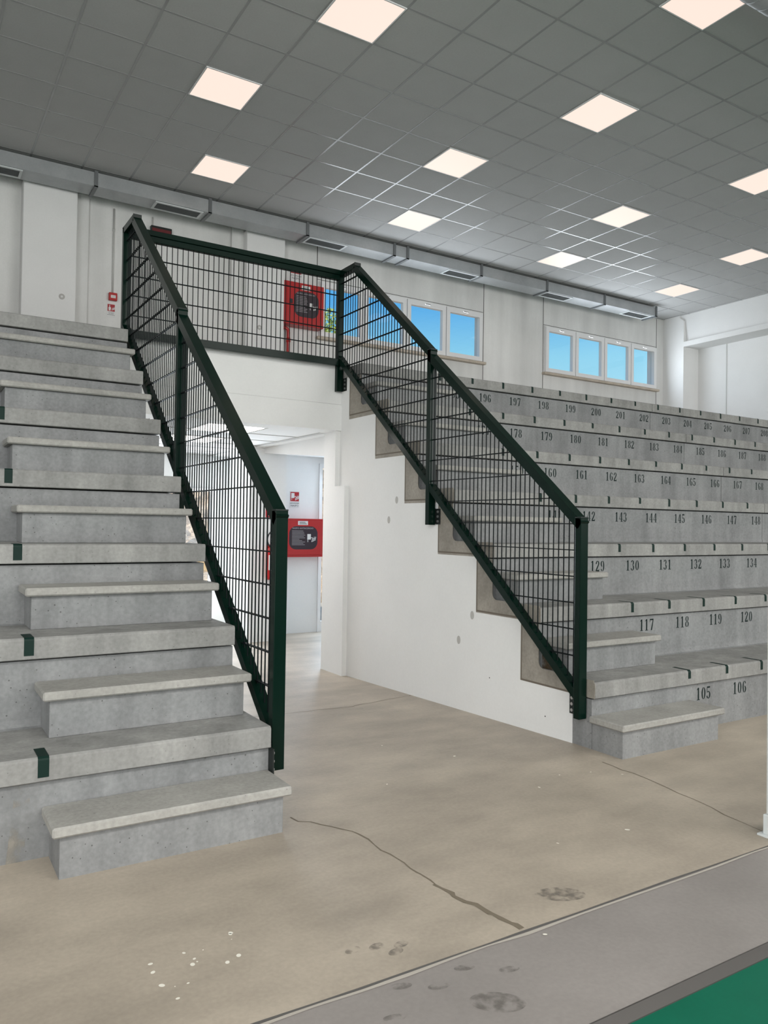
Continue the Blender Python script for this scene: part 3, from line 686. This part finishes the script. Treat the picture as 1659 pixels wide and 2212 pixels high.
def sign(name, x0, x1, z0, z1, y, label, kind, cap1=None, cap2=None):
    t = thing(name, ((x0 + x1) / 2, y, z0), label, 'safety sign')
    w, h = x1 - x0, z1 - z0; sq = w * 0.88
    MB().box(x0, x1, y - 0.004, y - 0.0005, z0, z1).build('plate', 'sign_white', t)
    MB().box(x0 + w * 0.06, x1 - w * 0.06, y - 0.0048, y - 0.004, z1 - w * 0.06 - sq, z1 - w * 0.06).build('red_field', 'sign_red', t)
    if kind == 'reel': reel_pictogram(x0 + w * 0.14, z1 - w * 0.88, w * 0.72, y - 0.0048).build('pictogram', 'sign_white', t)
    elif kind == 'extinguisher':
        b = MB().prism(rrect(x0 + w * 0.28, x0 + w * 0.52, z1 - w * 0.84, z1 - w * 0.34, w * 0.05), y - 0.0055, y - 0.0048, 'y').box(x0 + w * 0.35, x0 + w * 0.45, y - 0.0055, y - 0.0048, z1 - w * 0.34, z1 - w * 0.22).box(x0 + w * 0.35, x0 + w * 0.62, y - 0.0055, y - 0.0048, z1 - w * 0.24, z1 - w * 0.18)
        q = flames(x0 + w * 0.60, z1 - w * 0.85, w * 0.42, y - 0.0048); b.add(q.v, q.f).build('pictogram', 'sign_white', t)
    else:
        b = MB().prism(rrect(x0 + w * 0.18, x0 + w * 0.48, z1 - w * 0.72, z1 - w * 0.42, w * 0.10), y - 0.0055, y - 0.0048, 'y').box(x0 + w * 0.27, x0 + w * 0.36, y - 0.0055, y - 0.0048, z1 - w * 0.45, z1 - w * 0.16).box(x0 + w * 0.20, x0 + w * 0.44, y - 0.0055, y - 0.0048, z1 - w * 0.86, z1 - w * 0.72)
        q = flames(x0 + w * 0.60, z1 - w * 0.82, w * 0.42, y - 0.0048); b.add(q.v, q.f).build('pictogram', 'sign_white', t)
    lines = [l_ for l_ in (cap1 or [])]
    free = h - w * 1.0; b = MB(); zt = z1 - w * 1.0
    for s_, frac in lines:
        zt -= free * frac * 1.05
        q = text_mb(s_, free * frac * 1.0, (x0 + x1) / 2, zt, y - 0.0045)
        wid = max(p[0] for p in q.v) - min(p[0] for p in q.v); sc = min(1.0, w * 0.92 / wid); cx = (x0 + x1) / 2
        b.add([(cx + (p[0] - cx) * sc, p[1], p[2]) for p in q.v], q.f)
    b.build('caption', 'print_dark', t)
    return t
# upper wall
hose_cabinet(1.60, 2.275, 4.49, 5.15, YB, 0.20, 'red hose cabinet on the back wall behind the level guard rail')
sign('hose_sign', 1.775, 1.985, 5.23, 5.545, YB, 'white and red NASPO sign above the upper hose cabinet, half hidden by the rail', 'reel', [('LANCIA ANTINCENDIO', 0.28), ('NASPO', 0.42)])
t = tag(MB().tube([(1.56, YB - 0.06, 4.455), (1.68, YB - 0.06, 4.455), (1.725, YB - 0.06, 4.44), (1.74, YB - 0.06, 4.39), (1.74, YB - 0.06, 3.01)], 0.026, 10).tube([(1.74, YB - 0.06, 4.30), (1.74, YB - 0.06, 4.24)], 0.034, 10).build('water_pipe', 'red_paint', None, True), 'red water pipe bending down under the upper hose cabinet', 'pipe')
t = thing('fire_call_point', (-0.895, YB, 4.455), 'small red fire alarm call point on the back wall, left of the left railing', 'alarm button')
MB().cbox(-0.948, -0.838, YB - 0.055, YB - 0.001, 4.455, 4.562, 0.008).build('case', 'red_paint', t)
MB().box(-0.925, -0.861, YB - 0.057, YB - 0.055, 4.487, 4.525).build('glass_plate', 'sign_white', t)
b = MB()
for dx in (-0.018, 0.0, 0.018): b.disc((-0.893 + dx, YB - 0.058, 4.506), 0.004, 'y', 0.001, 8)
b.build('dots', 'print_dark', t)
sign('call_point_sign', -0.962, -0.852, 4.235, 4.415, YB, 'small white and red sign below the fire alarm call point', 'hand', [('PULSANTE', 0.22), ('ALLARME', 0.22), ('ANTINCENDIO', 0.22)])
tag(MB().tube([(-0.895, YB - 0.015, 4.56), (-0.895, YB - 0.015, 5.735)], 0.011, 8).tube([(-0.895, YB - 0.015, 5.42), (-0.895, YB - 0.015, 5.46)], 0.016, 8).build('conduit', 'pipe_grey', None, True), 'thin vertical conduit rising from the fire alarm call point', 'conduit')
t = thing('alarm_sounder', (-0.25, YB, 5.45), 'dark red alarm panel on the back wall peeping over the level rail', 'alarm panel')
MB().cbox(-0.40, -0.105, YB - 0.07, YB - 0.001, 5.45, 5.605, 0.008).build('case', 'cap_black', t)
MB().box(-0.385, -0.12, YB - 0.072, YB - 0.07, 5.465, 5.57).build('lens', 'dark_red', t)
tag(MB().tube([(-0.365, YB - 0.012, 5.60), (-0.365, YB - 0.012, 5.735)], 0.009, 8).build('conduit', 'pipe_grey', None, True), 'short conduit dropping from the duct to the dark alarm panel', 'conduit')
for x, z, y, lab in ((-1.58, 4.35, 7.33, 'small round plug on the left pilaster of the back wall'), (1.205, 4.36, 7.36, 'small round plug on the pilaster behind the guard rail')):
    t = thing('wall_plug', (x, y, z), lab, 'wall plug', 'round plugs on the pilasters')
    MB().disc((x, y - 0.004, z), 0.038, 'y', 0.004).build('ring', 'patch', t); MB().disc((x, y - 0.006, z), 0.014, 'y', 0.003).build('centre', 'sign_white', t)
# back room
hose_cabinet(0.98, 1.655, 0.968, 1.49, 6.22, 0.18, 'red hose cabinet at the end of the passage beside the glazed door')
sign('hose_sign', 1.222, 1.368, 1.638, 1.865, 6.22, 'NASPO sign on the white wall above the lower hose cabinet', 'reel', [('LANCIA ANTINCENDIO', 0.28), ('NASPO', 0.45)])
sign('extinguisher_sign', 0.635, 0.815, 1.455, 1.665, 5.70, 'ESTINTORE sign half hidden behind the left railing end post', 'extinguisher', [('ESTINTORE', 0.62)])
t = thing('fire_extinguisher', (0.71, 5.60, 0.705), 'red fire extinguisher hung on the wall left of the end post', 'fire extinguisher')
ex, ey = 0.715, 5.605
MB().tube([(ex, ey, 0.705), (ex, ey, 0.715), (ex, ey, 0.74), (ex, ey, 1.06), (ex, ey, 1.10), (ex, ey, 1.125)], [0.07, 0.082, 0.085, 0.085, 0.06, 0.03], 24).build('cylinder', 'red_paint', t, True)
MB().tube([(ex, ey, 1.12), (ex, ey, 1.165)], 0.022, 12).build('valve', 'bolt_steel', t)
MB().bar((ex - 0.01, ey, 1.16), (ex + 0.11, ey, 1.20), 0.02, 0.014, Vector((0, 1, 0))).bar((ex - 0.01, ey, 1.145), (ex + 0.10, ey, 1.15), 0.02, 0.01, Vector((0, 1, 0))).build('handle', 'red_paint', t)
hp = [(ex + 0.02 + 0.115 * math.cos(a) * 0.92, ey - 0.02, 1.215 + 0.115 * math.sin(a)) for a in [math.radians(q) for q in range(-110, -400, -12)]]
MB().tube([(ex - 0.02, ey - 0.01, 1.13)] + hp, 0.010, 8).build('hose', 'black_plastic', t, True)
b = MB()
for i in range(9):
    a0, a1 = math.radians(-150 + i * 12), math.radians(-150 + (i + 1) * 12); r_ = 0.0862
    b.add([(ex + r_ * math.cos(a0), ey + r_ * math.sin(a0), 0.83), (ex + r_ * math.cos(a1), ey + r_ * math.sin(a1), 0.83), (ex + r_ * math.cos(a1), ey + r_ * math.sin(a1), 1.02), (ex + r_ * math.cos(a0), ey + r_ * math.sin(a0), 1.02)], [(0, 1, 2, 3)])
b.build('label', 'sign_white', t)
MB().box(ex - 0.04, ex + 0.04, 5.682, 5.6995, 1.0, 1.15).build('bracket', 'red_paint', t)

# ---------------------------------------------------------------- white column in the foreground
t = thing('column', (0.235, -1.44, 0), 'slim white metal column at the right edge of the picture', 'column')
MB().cbox(0.163, 0.303, -1.512, -1.372, 0.10, 2.40, 0.004).build('shaft', 'white_metal', t)
MB().cbox(0.153, 0.313, -1.522, -1.362, 0.008, 0.10, 0.004).build('collar', 'white_metal', t)
MB().cbox(0.135, 0.331, -1.540, -1.344, 0.0, 0.010, 0.002).build('base_plate', 'white_metal', t)

# ---------------------------------------------------------------- outside
struct('ground_outside', MB().box(-30, 40, 7.7, 60, -0.6, -0.14).box(0.95, 40, 6.42, 7.7, -0.6, -0.14), 'gravel')
b = MB(); nx, ny = 190, 60; rb = random.Random(3); V = []
for j in range(ny + 1):
    for i in range(nx + 1):
        x = -8 + 24 * i / nx; t_ = j / ny; y = 10.2 + 5 * t_
        z = -0.16 + 3.4 * (t_ ** 0.75) + (rb.uniform(-0.06, 0.09) + 0.10 * math.sin(x * 3.1 + 4 * t_) * math.sin(y * 4.3) if j else 0)
        V.append((x + rb.uniform(-0.04, 0.04), y + rb.uniform(-0.03, 0.03), z))
b.add(V, [(j * (nx + 1) + i, j * (nx + 1) + i + 1, (j + 1) * (nx + 1) + i + 1, (j + 1) * (nx + 1) + i) for j in range(ny) for i in range(nx)])
tag(b.build('rubble_bank', 'rubble'), 'sunlit bank of tan rubble outside the glazed back door', 'rubble bank', None, 'stuff')
tag(MB().bar((-0.2, 9.7, 1.25), (2.9, 9.11, -0.10), 0.05, 0.14, Vector((0, 1, 0))).build('wooden_plank', 'plank'), 'yellow wooden plank seen outside through the left railing, upper one', 'plank', 'planks outside')
tag(MB().bar((-0.5, 10.10, -0.12), (1.4, 10.0, 0.62), 0.05, 0.12, Vector((0, 1, 0))).build('wooden_plank', 'plank'), 'yellow wooden plank seen outside through the left railing, lower one', 'plank', 'planks outside')
t = thing('tree', (6.8, 16.3, -0.14), 'small tree with yellow-green leaves seen through the leftmost upper window pane', 'tree')
rl = random.Random(8); b = MB()
MB().tube([(6.8, 16.3, -0.14), (6.85, 16.3, 3.0), (6.95, 16.3, 6.6)], [0.14, 0.09, 0.03], 10).build('trunk', 'bark', t, True)
for k in range(1500):
    th, ph, rr = rl.uniform(0, 2 * PI), math.acos(rl.uniform(-1, 1)), rl.random() ** 0.5
    c = Vector((6.96 + 0.50 * rr * math.sin(ph) * math.cos(th), 16.3 + 0.6 * rr * math.sin(ph) * math.sin(th), 6.72 + 0.92 * rr * math.cos(ph)))
    a = Vector((rl.gauss(0, 1), rl.gauss(0, 1), rl.gauss(0, 1))).normalized(); e = a.orthogonal().normalized(); s_ = rl.uniform(0.04, 0.085)
    b.add([c - a * s_, c + e * s_ * 0.5, c + a * s_, c - e * s_ * 0.5], [(0, 1, 2, 3)])
tag(b.build('leaves', 'leaf', t), kind='stuff')
